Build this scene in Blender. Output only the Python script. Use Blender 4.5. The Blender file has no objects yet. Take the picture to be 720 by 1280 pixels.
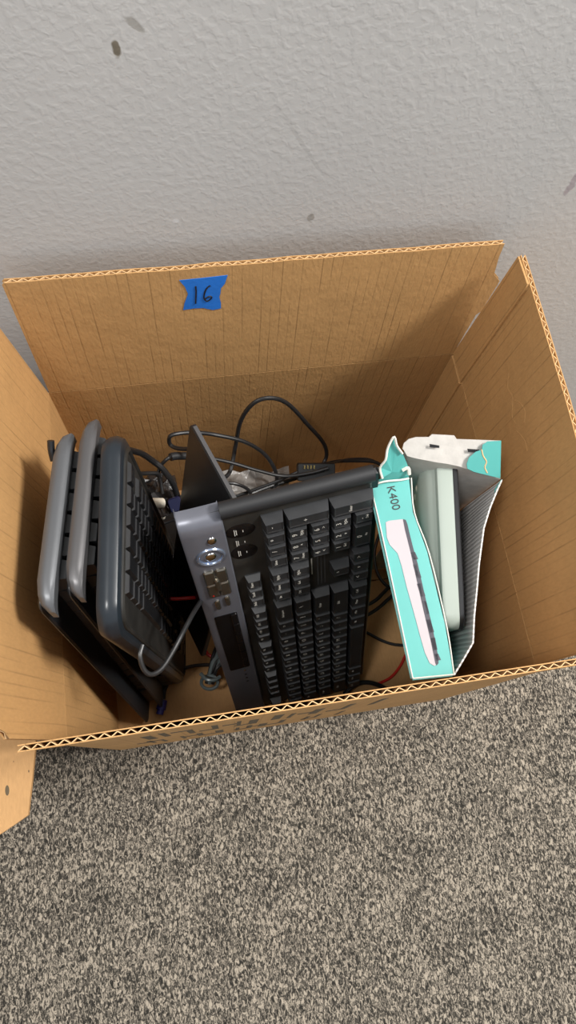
import bpy, math, random
from mathutils import Vector, Matrix
random.seed(4)
scene = bpy.context.scene
COL = scene.collection

# ------------------------------------------------------------------ camera
CAM = Vector((-0.0755086, -0.19988, 0.950818))
F_PX = 892.996
CR = Matrix(((0.98532906, 0.11999762, -0.12135576),
             (-0.15262477, 0.93776036, -0.31194742),
             (0.07636967, 0.32589275, 0.94231714)))
cd = bpy.data.cameras.new('camera')
cam = bpy.data.objects.new('camera', cd); COL.objects.link(cam)
cam.matrix_world = Matrix.Translation(CAM) @ CR.to_4x4()
cd.sensor_width = 36; cd.lens = F_PX / 1280 * 36; cd.clip_start = 0.02
scene.camera = cam

# ------------------------------------------------------------------ light
w = bpy.data.worlds.new('room_ambient'); scene.world = w; w.use_nodes = True
w.node_tree.nodes['Background'].inputs[0].default_value = (0.93, 0.96, 1.0, 1)
w.node_tree.nodes['Background'].inputs[1].default_value = 0.60

def area(name, loc, target, size, power, col=(1, 1, 1), sy=None):
    l = bpy.data.lights.new(name, 'AREA'); l.energy = power; l.size = size; l.color = col
    if sy: l.shape = 'RECTANGLE'; l.size_y = sy
    o = bpy.data.objects.new(name, l); COL.objects.link(o)
    o.location = loc
    o.rotation_euler = (Vector(target) - Vector(loc)).to_track_quat('-Z', 'Y').to_euler()
    return o
area('ceiling_panel_lamp', (1.60, -0.20, 2.5), (0, 0, 0.2), 0.45, 84, (1, 0.97, 0.93))
area('ceiling_panel_lamp', (-0.80, -0.38, 2.5), (-0.1, -0.2, 0), 0.30, 21, (1, 0.98, 0.95), 0.30)

scene.view_settings.view_transform = 'Standard'
scene.view_settings.look = 'None'
scene.view_settings.exposure = 0.0
scene.view_settings.gamma = 1
scene.view_settings.use_curve_mapping = False

# ------------------------------------------------------------------ helpers
def at(px, py, z):
    """point at height z on the sight line through a photo pixel"""
    d = CR @ Vector(((px - 360) / F_PX, -(py - 640) / F_PX, -1))
    return CAM + d * ((z - CAM.z) / d.z)
def aty(px, py, y):
    d = CR @ Vector(((px - 360) / F_PX, -(py - 640) / F_PX, -1))
    return CAM + d * ((y - CAM.y) / d.y)

def srgb(r, g, b):
    f = lambda c: (c / 255 / 12.92) if c / 255 <= 0.04045 else ((c / 255 + 0.055) / 1.055) ** 2.4
    return (f(r), f(g), f(b), 1)

class MB:
    def __init__(s): s.v = []; s.f = []
    def verts(s, L): n = len(s.v); s.v += [tuple(p) for p in L]; return n
    def box(s, x0, x1, y0, y1, z0, z1):
        n = s.verts([(x, y, z) for z in (z0, z1) for x, y in ((x0, y0), (x1, y0), (x1, y1), (x0, y1))])
        s.f += [tuple(n + i for i in q) for q in ((3, 2, 1, 0), (4, 5, 6, 7), (0, 1, 5, 4), (1, 2, 6, 5), (2, 3, 7, 6), (3, 0, 4, 7))]
    def loops(s, Ls, cap=True, closed=True):
        k = len(Ls[0]); n = s.verts([p for L in Ls for p in L])
        for i in range(len(Ls) - 1):
            for j in range(k if closed else k - 1):
                a = n + i * k + j; b = n + i * k + (j + 1) % k
                s.f.append((a, b, b + k, a + k))
        if cap and closed:
            s.f.append(tuple(n + j for j in reversed(range(k))))
            s.f.append(tuple(n + (len(Ls) - 1) * k + j for j in range(k)))
    def prism(s, poly, z0, z1):
        s.loops([[(x, y, z0) for x, y in poly], [(x, y, z1) for x, y in poly]])
    def slab(s, x0, x1, y0, y1, r, levels, seg=5):
        Ls = []
        for z, ins in levels:
            a0, a1, b0, b1 = x0 + ins, x1 - ins, y0 + ins, y1 - ins; rr = max(r - ins, 0.0003); L = []
            for cx, cy, t0 in ((a1 - rr, b1 - rr, 0), (a0 + rr, b1 - rr, 90), (a0 + rr, b0 + rr, 180), (a1 - rr, b0 + rr, 270)):
                for k in range(seg + 1):
                    t = math.radians(t0 + 90 * k / seg); L.append((cx + rr * math.cos(t), cy + rr * math.sin(t), z))
            Ls.append(L)
        s.loops(Ls)
    def sheet(s, grid, t, nrm=None):
        """thin solid sheet from a grid of points, thickness t"""
        R_, C_ = len(grid), len(grid[0]); G = [[Vector(p) for p in row] for row in grid]
        N = []
        for i in range(R_):
            for j in range(C_):
                a = G[min(i + 1, R_ - 1)][j] - G[max(i - 1, 0)][j]; b = G[i][min(j + 1, C_ - 1)] - G[i][max(j - 1, 0)]
                N.append(a.cross(b).normalized() if a.cross(b).length > 1e-12 else Vector((0, 0, 1)))
        n = s.verts([G[i][j] for i in range(R_) for j in range(C_)])
        m = s.verts([G[i][j] + N[i * C_ + j] * t for i in range(R_) for j in range(C_)])
        for i in range(R_ - 1):
            for j in range(C_ - 1):
                a, b, c, d = i * C_ + j, i * C_ + j + 1, (i + 1) * C_ + j + 1, (i + 1) * C_ + j
                s.f.append((n + a, n + b, n + c, n + d)); s.f.append((m + d, m + c, m + b, m + a))
        edge = [(0, j) for j in range(C_)] + [(i, C_ - 1) for i in range(1, R_)] + [(R_ - 1, j) for j in range(C_ - 2, -1, -1)] + [(i, 0) for i in range(R_ - 2, 0, -1)]
        E = [i * C_ + j for i, j in edge]
        for k in range(len(E)):
            a, b = E[k], E[(k + 1) % len(E)]; s.f.append((n + b, n + a, m + a, m + b))
    def tube(s, pts, r, seg=10, sub=8, r_end=None):
        P = spline(pts, sub); 
        T = [(P[min(i + 1, len(P) - 1)] - P[max(i - 1, 0)]).normalized() for i in range(len(P))]
        nrm = T[0].orthogonal().normalized(); Ls = []
        for i, p in enumerate(P):
            nrm = (nrm - T[i] * nrm.dot(T[i])).normalized(); b = T[i].cross(nrm)
            rr = r if r_end is None else r + (r_end - r) * i / (len(P) - 1)
            Ls.append([p + (nrm * math.cos(2 * math.pi * k / seg) + b * math.sin(2 * math.pi * k / seg)) * rr for k in range(seg)])
        s.loops(Ls)
    def cyl(s, a, b, r0, r1=None, seg=18):
        a, b = Vector(a), Vector(b); t = (b - a).normalized(); n = t.orthogonal().normalized(); m = t.cross(n)
        r1 = r0 if r1 is None else r1
        s.loops([[p + (n * math.cos(2 * math.pi * k / seg) + m * math.sin(2 * math.pi * k / seg)) * r for k in range(seg)] for p, r in ((a, r0), (b, r1))])
    def dome(s, c, rx, ry, h, seg=24, rings=5, concave=0):
        c = Vector(c); Ls = []
        for i in range(rings + 1):
            t = math.pi / 2 * i / rings * 0.97; q = math.cos(t)
            Ls.append([(c.x + rx * q * math.cos(2 * math.pi * k / seg), c.y + ry * q * math.sin(2 * math.pi * k / seg), c.z + h * math.sin(t)) for k in range(seg)])
        s.loops(Ls)
    def mesh(s, name, m, smooth=False):
        me = bpy.data.meshes.new(name); me.from_pydata(s.v, [], s.f); me.validate(); me.materials.append(m)
        if smooth:
            me.polygons.foreach_set('use_smooth', [True] * len(me.polygons))
            me.set_sharp_from_angle(angle=math.radians(35))
        return me
    def build(s, name, m, parent=None, smooth=False, mat=None):
        o = bpy.data.objects.new(name, s.mesh(name, m, smooth)); COL.objects.link(o)
        if parent: o.parent = parent
        if mat is not None: o.matrix_basis = mat
        return o

def spline(pts, sub=8):
    P = [Vector(p) for p in pts]
    if len(P) < 3 or sub <= 1: return P
    Q = [P[0] * 2 - P[1]] + P + [P[-1] * 2 - P[-2]]; out = []
    for i in range(1, len(Q) - 2):
        a, b, c, d = Q[i - 1:i + 3]
        for k in range(sub):
            t = k / sub
            out.append(0.5 * ((2 * b) + (c - a) * t + (2 * a - 5 * b + 4 * c - d) * t * t + (3 * b - a - 3 * c + d) * t ** 3))
    out.append(P[-1]); return out

def tag(o, label=None, cat=None, group=None, kind=None):
    if label: o['label'] = label
    if cat: o['category'] = cat
    if group: o['group'] = group
    if kind: o['kind'] = kind
    return o
def empty(name, label, cat, mat=None, group=None):
    o = bpy.data.objects.new(name, None); o.empty_display_size = 0.03; COL.objects.link(o)
    if mat is not None: o.matrix_world = mat
    return tag(o, label, cat, group)
def frame(o, x, y):
    """4x4 with local x, y axes (orthonormalised) and origin o"""
    x = Vector(x).normalized(); y = Vector(y); y = (y - x * y.dot(x)).normalized(); z = x.cross(y)
    m = Matrix((x, y, z)).transposed().to_4x4(); m.translation = Vector(o); return m

# ------------------------------------------------------------------ materials
def mat(name, col, rough=0.5, metal=0.0, spec=0.5, coat=0, noise=None, bump=None):
    """noise=(scale, amount) mottles the colour; bump=(scale, strength, distance)"""
    m = bpy.data.materials.new(name); m.use_nodes = True; nt = m.node_tree; b = nt.nodes['Principled BSDF']
    b.inputs['Base Color'].default_value = col; b.inputs['Roughness'].default_value = rough
    b.inputs['Metallic'].default_value = metal; b.inputs['Specular IOR Level'].default_value = spec
    b.inputs['Coat Weight'].default_value = coat
    tc = nt.nodes.new('ShaderNodeTexCoord')
    if noise:
        n = nt.nodes.new('ShaderNodeTexNoise'); n.inputs['Scale'].default_value = noise[0]; n.inputs['Detail'].default_value = 6
        nt.links.new(tc.outputs['Object'], n.inputs['Vector'])
        r = nt.nodes.new('ShaderNodeValToRGB'); k = noise[1]
        r.color_ramp.elements[0].position = 0.3; r.color_ramp.elements[1].position = 0.7
        r.color_ramp.elements[0].color = tuple(c * (1 - k) for c in col[:3]) + (1,)
        r.color_ramp.elements[1].color = tuple(min(1, c * (1 + k)) for c in col[:3]) + (1,)
        nt.links.new(n.outputs['Fac'], r.inputs['Fac']); nt.links.new(r.outputs['Color'], b.inputs['Base Color'])
    if bump:
        n = nt.nodes.new('ShaderNodeTexNoise'); n.inputs['Scale'].default_value = bump[0]; n.inputs['Detail'].default_value = 4
        nt.links.new(tc.outputs['Object'], n.inputs['Vector'])
        bm = nt.nodes.new('ShaderNodeBump'); bm.inputs['Strength'].default_value = bump[1]; bm.inputs['Distance'].default_value = bump[2]
        nt.links.new(n.outputs['Fac'], bm.inputs['Height']); nt.links.new(bm.outputs['Normal'], b.inputs['Normal'])
    return m

def N(nt, t, **kw):
    n = nt.nodes.new(t)
    for k, v in kw.items():
        if k in n.inputs: n.inputs[k].default_value = v
        else: setattr(n, k, v)
    return n
def math_(nt, op, a, b=None):
    n = nt.nodes.new('ShaderNodeMath'); n.operation = op
    for i, q in enumerate((a, b)):
        if q is None: continue
        if isinstance(q, (int, float)): n.inputs[i].default_value = q
        else: nt.links.new(q, n.inputs[i])
    return n.outputs[0]

def mat_cardboard(name, col, line=0.3, pitch=0.0085):
    m = bpy.data.materials.new(name); m.use_nodes = True; nt = m.node_tree; b = nt.nodes['Principled BSDF']; L = nt.links
    b.inputs['Roughness'].default_value = 0.75; b.inputs['Specular IOR Level'].default_value = 0.25
    tc = N(nt, 'ShaderNodeTexCoord')
    # board fibres + mottling
    n1 = N(nt, 'ShaderNodeTexNoise', Scale=14.0, Detail=5.0); L.new(tc.outputs['Object'], n1.inputs['Vector'])
    n2 = N(nt, 'ShaderNodeTexNoise', Scale=420.0, Detail=3.0)
    mp2 = N(nt, 'ShaderNodeMapping'); mp2.inputs['Scale'].default_value = (1, 0.35, 1)
    L.new(tc.outputs['Object'], mp2.inputs['Vector']); L.new(mp2.outputs[0], n2.inputs['Vector'])
    # flute lines along local y: thin creases at irregular strength
    sx = N(nt, 'ShaderNodeSeparateXYZ'); L.new(tc.outputs['Object'], sx.inputs[0])
    wob = N(nt, 'ShaderNodeTexNoise', Scale=9.0, Detail=2.0); L.new(tc.outputs['Object'], wob.inputs['Vector'])
    x = math_(nt, 'ADD', math_(nt, 'DIVIDE', sx.outputs[0], pitch), math_(nt, 'MULTIPLY', wob.outputs['Fac'], 0.2))
    fr = math_(nt, 'ABSOLUTE', math_(nt, 'SUBTRACT', math_(nt, 'FRACT', x), 0.5))
    ln = math_(nt, 'MAXIMUM', math_(nt, 'SUBTRACT', 1.0, math_(nt, 'MULTIPLY', fr, 9.0)), 0.0)
    mp3 = N(nt, 'ShaderNodeMapping'); mp3.inputs['Scale'].default_value = (1, 0.07, 1)
    L.new(tc.outputs['Object'], mp3.inputs['Vector'])
    brk = N(nt, 'ShaderNodeTexNoise', Scale=110.0, Detail=2.0); L.new(mp3.outputs[0], brk.inputs['Vector'])
    bk = math_(nt, 'MAXIMUM', math_(nt, 'MULTIPLY', math_(nt, 'SUBTRACT', brk.outputs['Fac'], 0.42), 5.0), 0.0)
    bk = math_(nt, 'MINIMUM', bk, 1.0)
    lines = math_(nt, 'MULTIPLY', ln, bk)
    ramp = N(nt, 'ShaderNodeValToRGB'); e = ramp.color_ramp.elements
    e[0].position = 0.32; e[1].position = 0.7
    e[0].color = tuple(c * 0.88 for c in col[:3]) + (1,); e[1].color = tuple(c * 1.08 for c in col[:3]) + (1,)
    mixn = math_(nt, 'ADD', math_(nt, 'MULTIPLY', n1.outputs['Fac'], 0.55), math_(nt, 'MULTIPLY', n2.outputs['Fac'], 0.45))
    L.new(mixn, ramp.inputs['Fac'])
    mx = N(nt, 'ShaderNodeMix', data_type='RGBA'); L.new(math_(nt, 'MULTIPLY', lines, line), mx.inputs['Factor'])
    L.new(ramp.outputs['Color'], mx.inputs['A']); mx.inputs['B'].default_value = tuple(c * 0.4 for c in col[:3]) + (1,)
    L.new(mx.outputs['Result'], b.inputs['Base Color'])
    bump = N(nt, 'ShaderNodeBump', Strength=0.5, Distance=0.0008)
    n4 = N(nt, 'ShaderNodeTexNoise', Scale=60.0, Detail=3.0); L.new(tc.outputs['Object'], n4.inputs['Vector'])
    h = math_(nt, 'SUBTRACT', math_(nt, 'ADD', n2.outputs['Fac'], math_(nt, 'MULTIPLY', n4.outputs['Fac'], 1.5)), math_(nt, 'MULTIPLY', lines, 0.5))
    L.new(h, bump.inputs['Height']); L.new(bump.outputs['Normal'], b.inputs['Normal'])
    return m

M = {}
M['card'] = mat_cardboard('kraft_cardboard', srgb(194, 150, 98), line=0.5)
M['card_plain'] = mat_cardboard('kraft_cardboard_plain', srgb(186, 145, 98), line=0.06)
M['flute'] = mat('flute_paper', srgb(226, 190, 142), 0.8, spec=0.2)
M['black'] = mat('black_plastic', (0.012, 0.0125, 0.014, 1), 0.38, noise=(90, 0.2), bump=(900, 0.15, 0.0003))
M['black_matte'] = mat('matte_black_plastic', (0.014, 0.0145, 0.016, 1), 0.55, bump=(1100, 0.2, 0.0003))
M['key'] = mat('dark_keycap', (0.027, 0.028, 0.030, 1), 0.36, noise=(60, 0.25))
M['key_grey'] = mat('grey_keycap', (0.05, 0.052, 0.055, 1), 0.45, noise=(60, 0.15))
M['body_dusty'] = mat('dusty_black_plastic', (0.02, 0.019, 0.017, 1), 0.5, noise=(35, 0.5))
M['gloss'] = mat('glossy_black', (0.006, 0.006, 0.007, 1), 0.18, noise=(40, 0.3))
M['silver'] = mat('silver_plastic', srgb(112, 114, 123), 0.34, metal=0.4, noise=(30, 0.06))
M['grey_rim'] = mat('grey_metallic_plastic', srgb(104, 106, 109), 0.38, metal=0.5)
M['grey_rim_warm'] = mat('grey_metallic_plastic_warm', srgb(98, 97, 98), 0.36, metal=0.5)
M['blue_black'] = mat('blue_black_plastic', srgb(34, 40, 46), 0.28, noise=(25, 0.15))
M['chrome'] = mat('chrome', (0.7, 0.7, 0.68, 1), 0.15, metal=1)
M['dial'] = mat('dial_silver', srgb(170, 185, 210), 0.2, metal=0.8)
M['dark_chrome'] = mat('smoked_chrome', (0.28, 0.26, 0.22, 1), 0.2, metal=0.9)
M['legend'] = mat('legend_print', (0.55, 0.53, 0.48, 1), 0.6)
M['cable'] = mat('black_cable', (0.014, 0.014, 0.015, 1), 0.4)
M['cable_grey'] = mat('dark_grey_cable', srgb(40, 40, 41), 0.35)
M['cable_teal'] = mat('grey_green_cable', srgb(96, 108, 110), 0.3)
M['red'] = mat('red_cable', srgb(190, 30, 22), 0.4)
M['white_plastic'] = mat('cream_white_plastic', srgb(215, 208, 192), 0.45)
M['blue_plug'] = mat('blue_plug', srgb(16, 22, 60), 0.45)
M['purple_plug'] = mat('purple_blue_plug', srgb(52, 48, 130), 0.45)
M['gold'] = mat('gold_pins', (0.8, 0.6, 0.25, 1), 0.25, metal=1)
M['teal'] = mat('teal_printed_card', srgb(86, 172, 166), 0.42, noise=(20, 0.05))
M['card_white'] = mat('white_card_core', srgb(222, 220, 210), 0.7)
M['k_white'] = mat('pale_grey_white_plastic', srgb(170, 180, 171), 0.42, noise=(15, 0.04))
M['print_white'] = mat('printed_white', srgb(182, 174, 178), 0.45)
M['print_dark'] = mat('printed_dark', srgb(52, 50, 62), 0.45)
M['ink'] = mat('black_ink', (0.012, 0.012, 0.014, 1), 0.5)
M['box_ink'] = mat('faded_box_ink', srgb(92, 78, 56), 0.8)
M['tape'] = mat('blue_painters_tape', srgb(42, 120, 216), 0.55, noise=(60, 0.08), bump=(300, 0.4, 0.0004))
M['foil'] = mat('grey_plastic_bag', srgb(120, 116, 112), 0.35, noise=(30, 0.2), bump=(60, 0.6, 0.004))
M['foil_dark'] = mat('dark_plastic_bag', srgb(44, 42, 42), 0.22, noise=(40, 0.3), bump=(70, 0.8, 0.004))

M['grey_card'] = mat('light_grey_card', srgb(200, 196, 190), 0.7, noise=(120, 0.08), bump=(45, 0.5, 0.003))
def mat_corr():
    m = mat('grey_corrugated_card', srgb(176, 172, 166), 0.75); nt = m.node_tree; b = nt.nodes['Principled BSDF']; L = nt.links
    uv = N(nt, 'ShaderNodeUVMap'); s = N(nt, 'ShaderNodeSeparateXYZ'); L.new(uv.outputs[0], s.inputs[0])
    sn = math_(nt, 'SINE', math_(nt, 'MULTIPLY', s.outputs[1], 2 * math.pi / 0.0042))
    r = N(nt, 'ShaderNodeMapRange'); r.inputs[1].default_value = -1; r.inputs[2].default_value = 1
    L.new(sn, r.inputs[0]); mx = N(nt, 'ShaderNodeMix', data_type='RGBA'); L.new(r.outputs[0], mx.inputs['Factor'])
    mx.inputs['A'].default_value = srgb(204, 200, 196); mx.inputs['B'].default_value = srgb(236, 233, 229)
    L.new(mx.outputs['Result'], b.inputs['Base Color'])
    bu = N(nt, 'ShaderNodeBump', Strength=0.7, Distance=0.0007); L.new(sn, bu.inputs['Height']); L.new(bu.outputs['Normal'], b.inputs['Normal'])
    return m
M['corr'] = mat_corr()

def mat_carpet():
    m = bpy.data.materials.new('heathered_carpet'); m.use_nodes = True; nt = m.node_tree; b = nt.nodes['Principled BSDF']; L = nt.links
    b.inputs['Roughness'].default_value = 0.95; b.inputs['Specular IOR Level'].default_value = 0.1
    tc = N(nt, 'ShaderNodeTexCoord')
    mp = N(nt, 'ShaderNodeMapping'); mp.inputs['Scale'].default_value = (1.0, 0.5, 1.0); mp.inputs['Rotation'].default_value = (0, 0, -0.1)
    L.new(tc.outputs['Object'], mp.inputs['Vector'])
    n = N(nt, 'ShaderNodeTexNoise', Scale=370.0, Detail=2.5, Roughness=0.6, Distortion=1.1); L.new(mp.outputs[0], n.inputs['Vector'])
    n2 = N(nt, 'ShaderNodeTexNoise', Scale=700.0, Detail=2.0); L.new(tc.outputs['Object'], n2.inputs['Vector'])
    n3 = N(nt, 'ShaderNodeTexNoise', Scale=22.0, Detail=2.0); L.new(tc.outputs['Object'], n3.inputs['Vector'])
    f = math_(nt, 'ADD', math_(nt, 'MULTIPLY', n.outputs['Fac'], 0.8), math_(nt, 'ADD', math_(nt, 'MULTIPLY', n2.outputs['Fac'], 0.2), math_(nt, 'MULTIPLY', math_(nt, 'SUBTRACT', n3.outputs['Fac'], 0.5), 0.10)))
    r = N(nt, 'ShaderNodeValToRGB'); r.color_ramp.elements[0].position = 0.41; r.color_ramp.elements[0].color = srgb(50, 48, 44)
    r.color_ramp.elements[1].position = 0.60; r.color_ramp.elements[1].color = srgb(172, 161, 145)
    e = r.color_ramp.elements.new(0.5); e.color = srgb(101, 95, 86)
    L.new(f, r.inputs['Fac']); L.new(r.outputs['Color'], b.inputs['Base Color'])
    bu = N(nt, 'ShaderNodeBump', Strength=0.9, Distance=0.003); L.new(n.outputs['Fac'], bu.inputs['Height']); L.new(bu.outputs['Normal'], b.inputs['Normal'])
    return m

WALL_Y = 0.205
def mat_wall():
    m = bpy.data.materials.new('grey_orange_peel_paint'); m.use_nodes = True; nt = m.node_tree; b = nt.nodes['Principled BSDF']; L = nt.links
    b.inputs['Roughness'].default_value = 0.55; b.inputs['Specular IOR Level'].default_value = 0.3
    tc = N(nt, 'ShaderNodeTexCoord')
    base = srgb(202, 200, 197)
    n0 = N(nt, 'ShaderNodeTexNoise', Scale=5.0, Detail=4.0); L.new(tc.outputs['Object'], n0.inputs['Vector'])
    r = N(nt, 'ShaderNodeValToRGB'); r.color_ramp.elements[0].position = .3; r.color_ramp.elements[1].position = .7
    r.color_ramp.elements[0].color = tuple(c * .96 for c in base[:3]) + (1,); r.color_ramp.elements[1].color = tuple(c * 1.03 for c in base[:3]) + (1,)
    L.new(n0.outputs['Fac'], r.inputs['Fac']); cur = r.outputs['Color']
    def spot(px, py, rx, rz, col, k, rot=0.0):
        nonlocal cur
        p = aty(px, py, WALL_Y)
        mp = N(nt, 'ShaderNodeMapping', vector_type='POINT')
        sub = N(nt, 'ShaderNodeVectorMath', operation='SUBTRACT'); L.new(tc.outputs['Object'], sub.inputs[0]); sub.inputs[1].default_value = (p.x, WALL_Y, p.z)
        mp.inputs['Rotation'].default_value = (0, rot, 0); L.new(sub.outputs[0], mp.inputs['Vector'])
        sc = N(nt, 'ShaderNodeVectorMath', operation='MULTIPLY'); L.new(mp.outputs[0], sc.inputs[0]); sc.inputs[1].default_value = (1 / rx, 0, 1 / rz)
        wn = N(nt, 'ShaderNodeTexNoise', Scale=150.0); L.new(tc.outputs['Object'], wn.inputs['Vector'])
        ln = N(nt, 'ShaderNodeVectorMath', operation='LENGTH'); L.new(sc.outputs[0], ln.inputs[0])
        d = math_(nt, 'ADD', ln.outputs['Value'], math_(nt, 'MULTIPLY', math_(nt, 'SUBTRACT', wn.outputs['Fac'], 0.5), 1.2))
        f = math_(nt, 'MULTIPLY', math_(nt, 'MINIMUM', math_(nt, 'MAXIMUM', math_(nt, 'MULTIPLY', math_(nt, 'SUBTRACT', 1.0, d), 3.0), 0.0), 1.0), k)
        mx = N(nt, 'ShaderNodeMix', data_type='RGBA'); L.new(f, mx.inputs['Factor']); L.new(cur, mx.inputs['A']); mx.inputs['B'].default_value = col
        cur = mx.outputs['Result']
    spot(146, 61, .0028, .007, srgb(112, 102, 84), 0.9)
    spot(170, 32, .003, .008, srgb(130, 124, 112), 0.5, 0.8)
    spot(388, 272, .0035, .005, srgb(130, 124, 114), 0.6)
    spot(220, 276, .003, .003, srgb(215, 215, 215), 0.9)
    spot(378, 180, .0018, .05, srgb(150, 149, 146), 0.22, 0.55)
    spot(682, 130, .002, .06, srgb(150, 149, 146), 0.18, 0.8)
    spot(718, 225, .004, .02, srgb(140, 118, 130), 0.5)
    L.new(cur, b.inputs['Base Color'])
    n = N(nt, 'ShaderNodeTexNoise', Scale=170.0, Detail=2.0, Roughness=0.5, Distortion=0.3); L.new(tc.outputs['Object'], n.inputs['Vector'])
    rr = N(nt, 'ShaderNodeValToRGB'); rr.color_ramp.elements[0].position = .42; rr.color_ramp.elements[1].position = .66; L.new(n.outputs['Fac'], rr.inputs['Fac'])
    bu = N(nt, 'ShaderNodeBump', Strength=0.13, Distance=0.0010); L.new(rr.outputs['Color'], bu.inputs['Height']); L.new(bu.outputs['Normal'], b.inputs['Normal'])
    return m

# ------------------------------------------------------------------ setting
b = MB(); b.box(-2.2, 2.2, -2.6, WALL_Y + 0.1, -0.05, 0); tag(b.build('floor', mat_carpet()), kind='structure')
b = MB(); b.box(-2.2, 2.2, WALL_Y, WALL_Y + 0.1, 0, 2.7); tag(b.build('wall_back', mat_wall()), kind='structure')

# ------------------------------------------------------------------ cardboard boards
T = 0.0046
def poly_interp(edge, u):
    for (a, va), (c, vc) in zip(edge, edge[1:]):
        if a <= u <= c: return va + (vc - va) * (u - a) / max(c - a, 1e-9)
    return edge[-1][1]
def board(name, parent, m4, top, u0=None, u1=None, v0=0.0, fluted=True, material='card', pitch=0.0085, side=None):
    """corrugated board in its own frame: x along the fold, y along the flutes, inner face at z=0.
    top: list of (u, v) of the far edge from u0 to u1"""
    u0 = top[0][0]; u1 = top[-1][0]
    poly = [(u0, v0)] + (side or [(u1, v0)]) + [(u, v) for u, v in reversed(top)]
    if side: uf = min(u for u, v in side)
    else: uf = u1
    g = MB()
    if fluted:
        g.prism(poly, -0.0008, 0); g.prism(poly, -T, -T + 0.0008)
        n = max(2, int((uf - u0 - 0.0006) / (pitch / 8)))
        row0, row1 = [], []
        for i in range(n + 1):
            u = u0 + 0.0003 + (uf - u0 - 0.0006) * i / n
            ph = (u / pitch) % 1.0; tri = 1 - 4 * abs(ph - 0.5)
            z = -T / 2 + (T / 2 - 0.001) * max(-1, min(1, tri * 1.15))
            row0.append((u, v0 + 0.0002, z)); row1.append((u, poly_interp(top, u) - 0.0004, z))
        f = MB()
        f.sheet([row0, row1], 0.00055)
        o = g.build(name, M[material], parent, mat=m4)
        f.build('fluting', M['flute'], o)
    else:
        g.prism(poly, -T, 0); o = g.build(name, M[material], parent, mat=m4)
    return o

W2, D2, H, FL = 0.208, 0.1641, 0.3111, 0.1553
box = empty('cardboard_box', 'large open brown cardboard box full of keyboards, flaps up, with a blue tape square', 'box', Matrix.Translation((0, 0, 0)))
def wob(u0, u1, v, n, amp, seed=1):
    rnd = random.Random(seed)
    return [(u0 + (u1 - u0) * i / n, v + rnd.uniform(-amp, amp)) for i in range(n + 1)]
HB = 0.0055
# walls (board frames: x along the wall, y up, z into the box)
for nm, o, x, L_ in (('back_wall', (-W2, D2, 0), (1, 0, 0), 2 * W2), ('right_wall', (W2, D2, 0), (0, -1, 0), 2 * D2),
                     ('left_wall', (-W2, -D2, 0), (0, 1, 0), 2 * D2), ('front_wall', (W2, -D2, 0), (-1, 0, 0), 2 * W2)):
    board(nm, box, frame(o, x, (0, 0, 1)), [(0, H - 0.0012), (L_, H - 0.0012)], fluted=False)
# corner beads closing the outside corners
for nm, x0, x1, y0, y1 in (('front_bottom_flap', -W2, W2, -D2, -0.0008), ('back_bottom_flap', -W2, W2, 0.0008, D2)):
    g = MB(); g.box(x0, x1, y0, y1, 0.0004, 0.005); o = g.build(nm, M['card_plain'], box)
# flaps
s_, c_ = math.sin, math.cos
a = 0.0758
back_top = [(0.001, FL - .002), (0.003, FL)] + wob(0.02, 0.40, FL, 18, 0.0006, 3) + [(0.4155, FL)]
bf = board('back_flap', box, frame((-W2, D2, H), (1, 0, 0), (0, s_(a), c_(a))), back_top,
           side=[(0.4158, 0), (0.4150, 0.003), (0.4200, 0.062), (0.4238, 0.066), (0.4278, 0.108), (0.4190, 0.118), (0.4160, 0.140)])
# right flap, slightly bowed edge
a = 0.0721
fr_right = frame((W2, D2, H), (0, -1, 0), (s_(a), 0, c_(a)))
rf = board('right_flap', box, fr_right, [(0.0, FL - 0.001)] + wob(0.01, 0.16, FL - 0.001, 6, 0.0005, 5) + wob(0.18, 0.31, FL - 0.0035, 6, 0.001, 6) + [(0.327, FL - 0.004)])
g = MB()
for ln_ in ([(.075, .088), (.086, .080), (.098, .083), (.112, .074), (.121, .077)], [(.100, .083), (.108, .092), (.118, .096), (.126, .090)], [(.126, .074), (.140, .083), (.150, .082)]):
    g.tube([(u, v, -0.00035) for u, v in ln_], 0.0006, 8, 6)
g.build('crease', M['card'], box, True, mat=fr_right)
# glue tab of the maker's joint, inside the right wall and flap beside the back corner
fr_tab = frame((W2 - 0.0002, D2 - 0.0005, H), (0, -1, 0), (s_(a), 0, c_(a)))
g = MB(); g.prism([(0, 0.001), (0.034, 0.001), (0.031, FL - 0.006), (0.029, FL - 0.001), (0, FL - 0.002)], 0, 0.002)
g.build('glue_tab', M['card'], box, mat=fr_tab)
g = MB(); g.prism([(0, 0.006), (0.034, 0.006), (0.034, H - 0.003), (0, H - 0.003)], 0, 0.002)
g.build('glue_tab', M['card'], box, mat=frame((W2 - 0.0002, D2 - 0.0005, 0), (0, -1, 0), (0, 0, 1)))
a = 0.1094
lf_top = [(0.0, 0.118), (0.004, 0.126), (0.006, 0.135), (0.012, 0.137), (0.016, 0.146), (0.02, 0.148), (0.023, FL)] + wob(0.03, 0.32, FL, 10, 0.0006, 8) + [(0.328, FL)]
lf = board('left_flap', box, frame((-W2, -D2, H), (0, 1, 0), (-s_(a), 0, c_(a))), lf_top)
a = 0.0445
ff_top = [(0.0, FL - 0.001)] + wob(0.02, 0.3, FL, 14, 0.0006, 9) + [(0.33, FL - .001), (0.36, FL - 0.002), (0.39, FL - 0.0045), (0.4165, FL - 0.0075)]
ff = board('front_flap', box, frame((W2, -D2, H), (-1, 0, 0), (0, -s_(a), c_(a))), ff_top)
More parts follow.
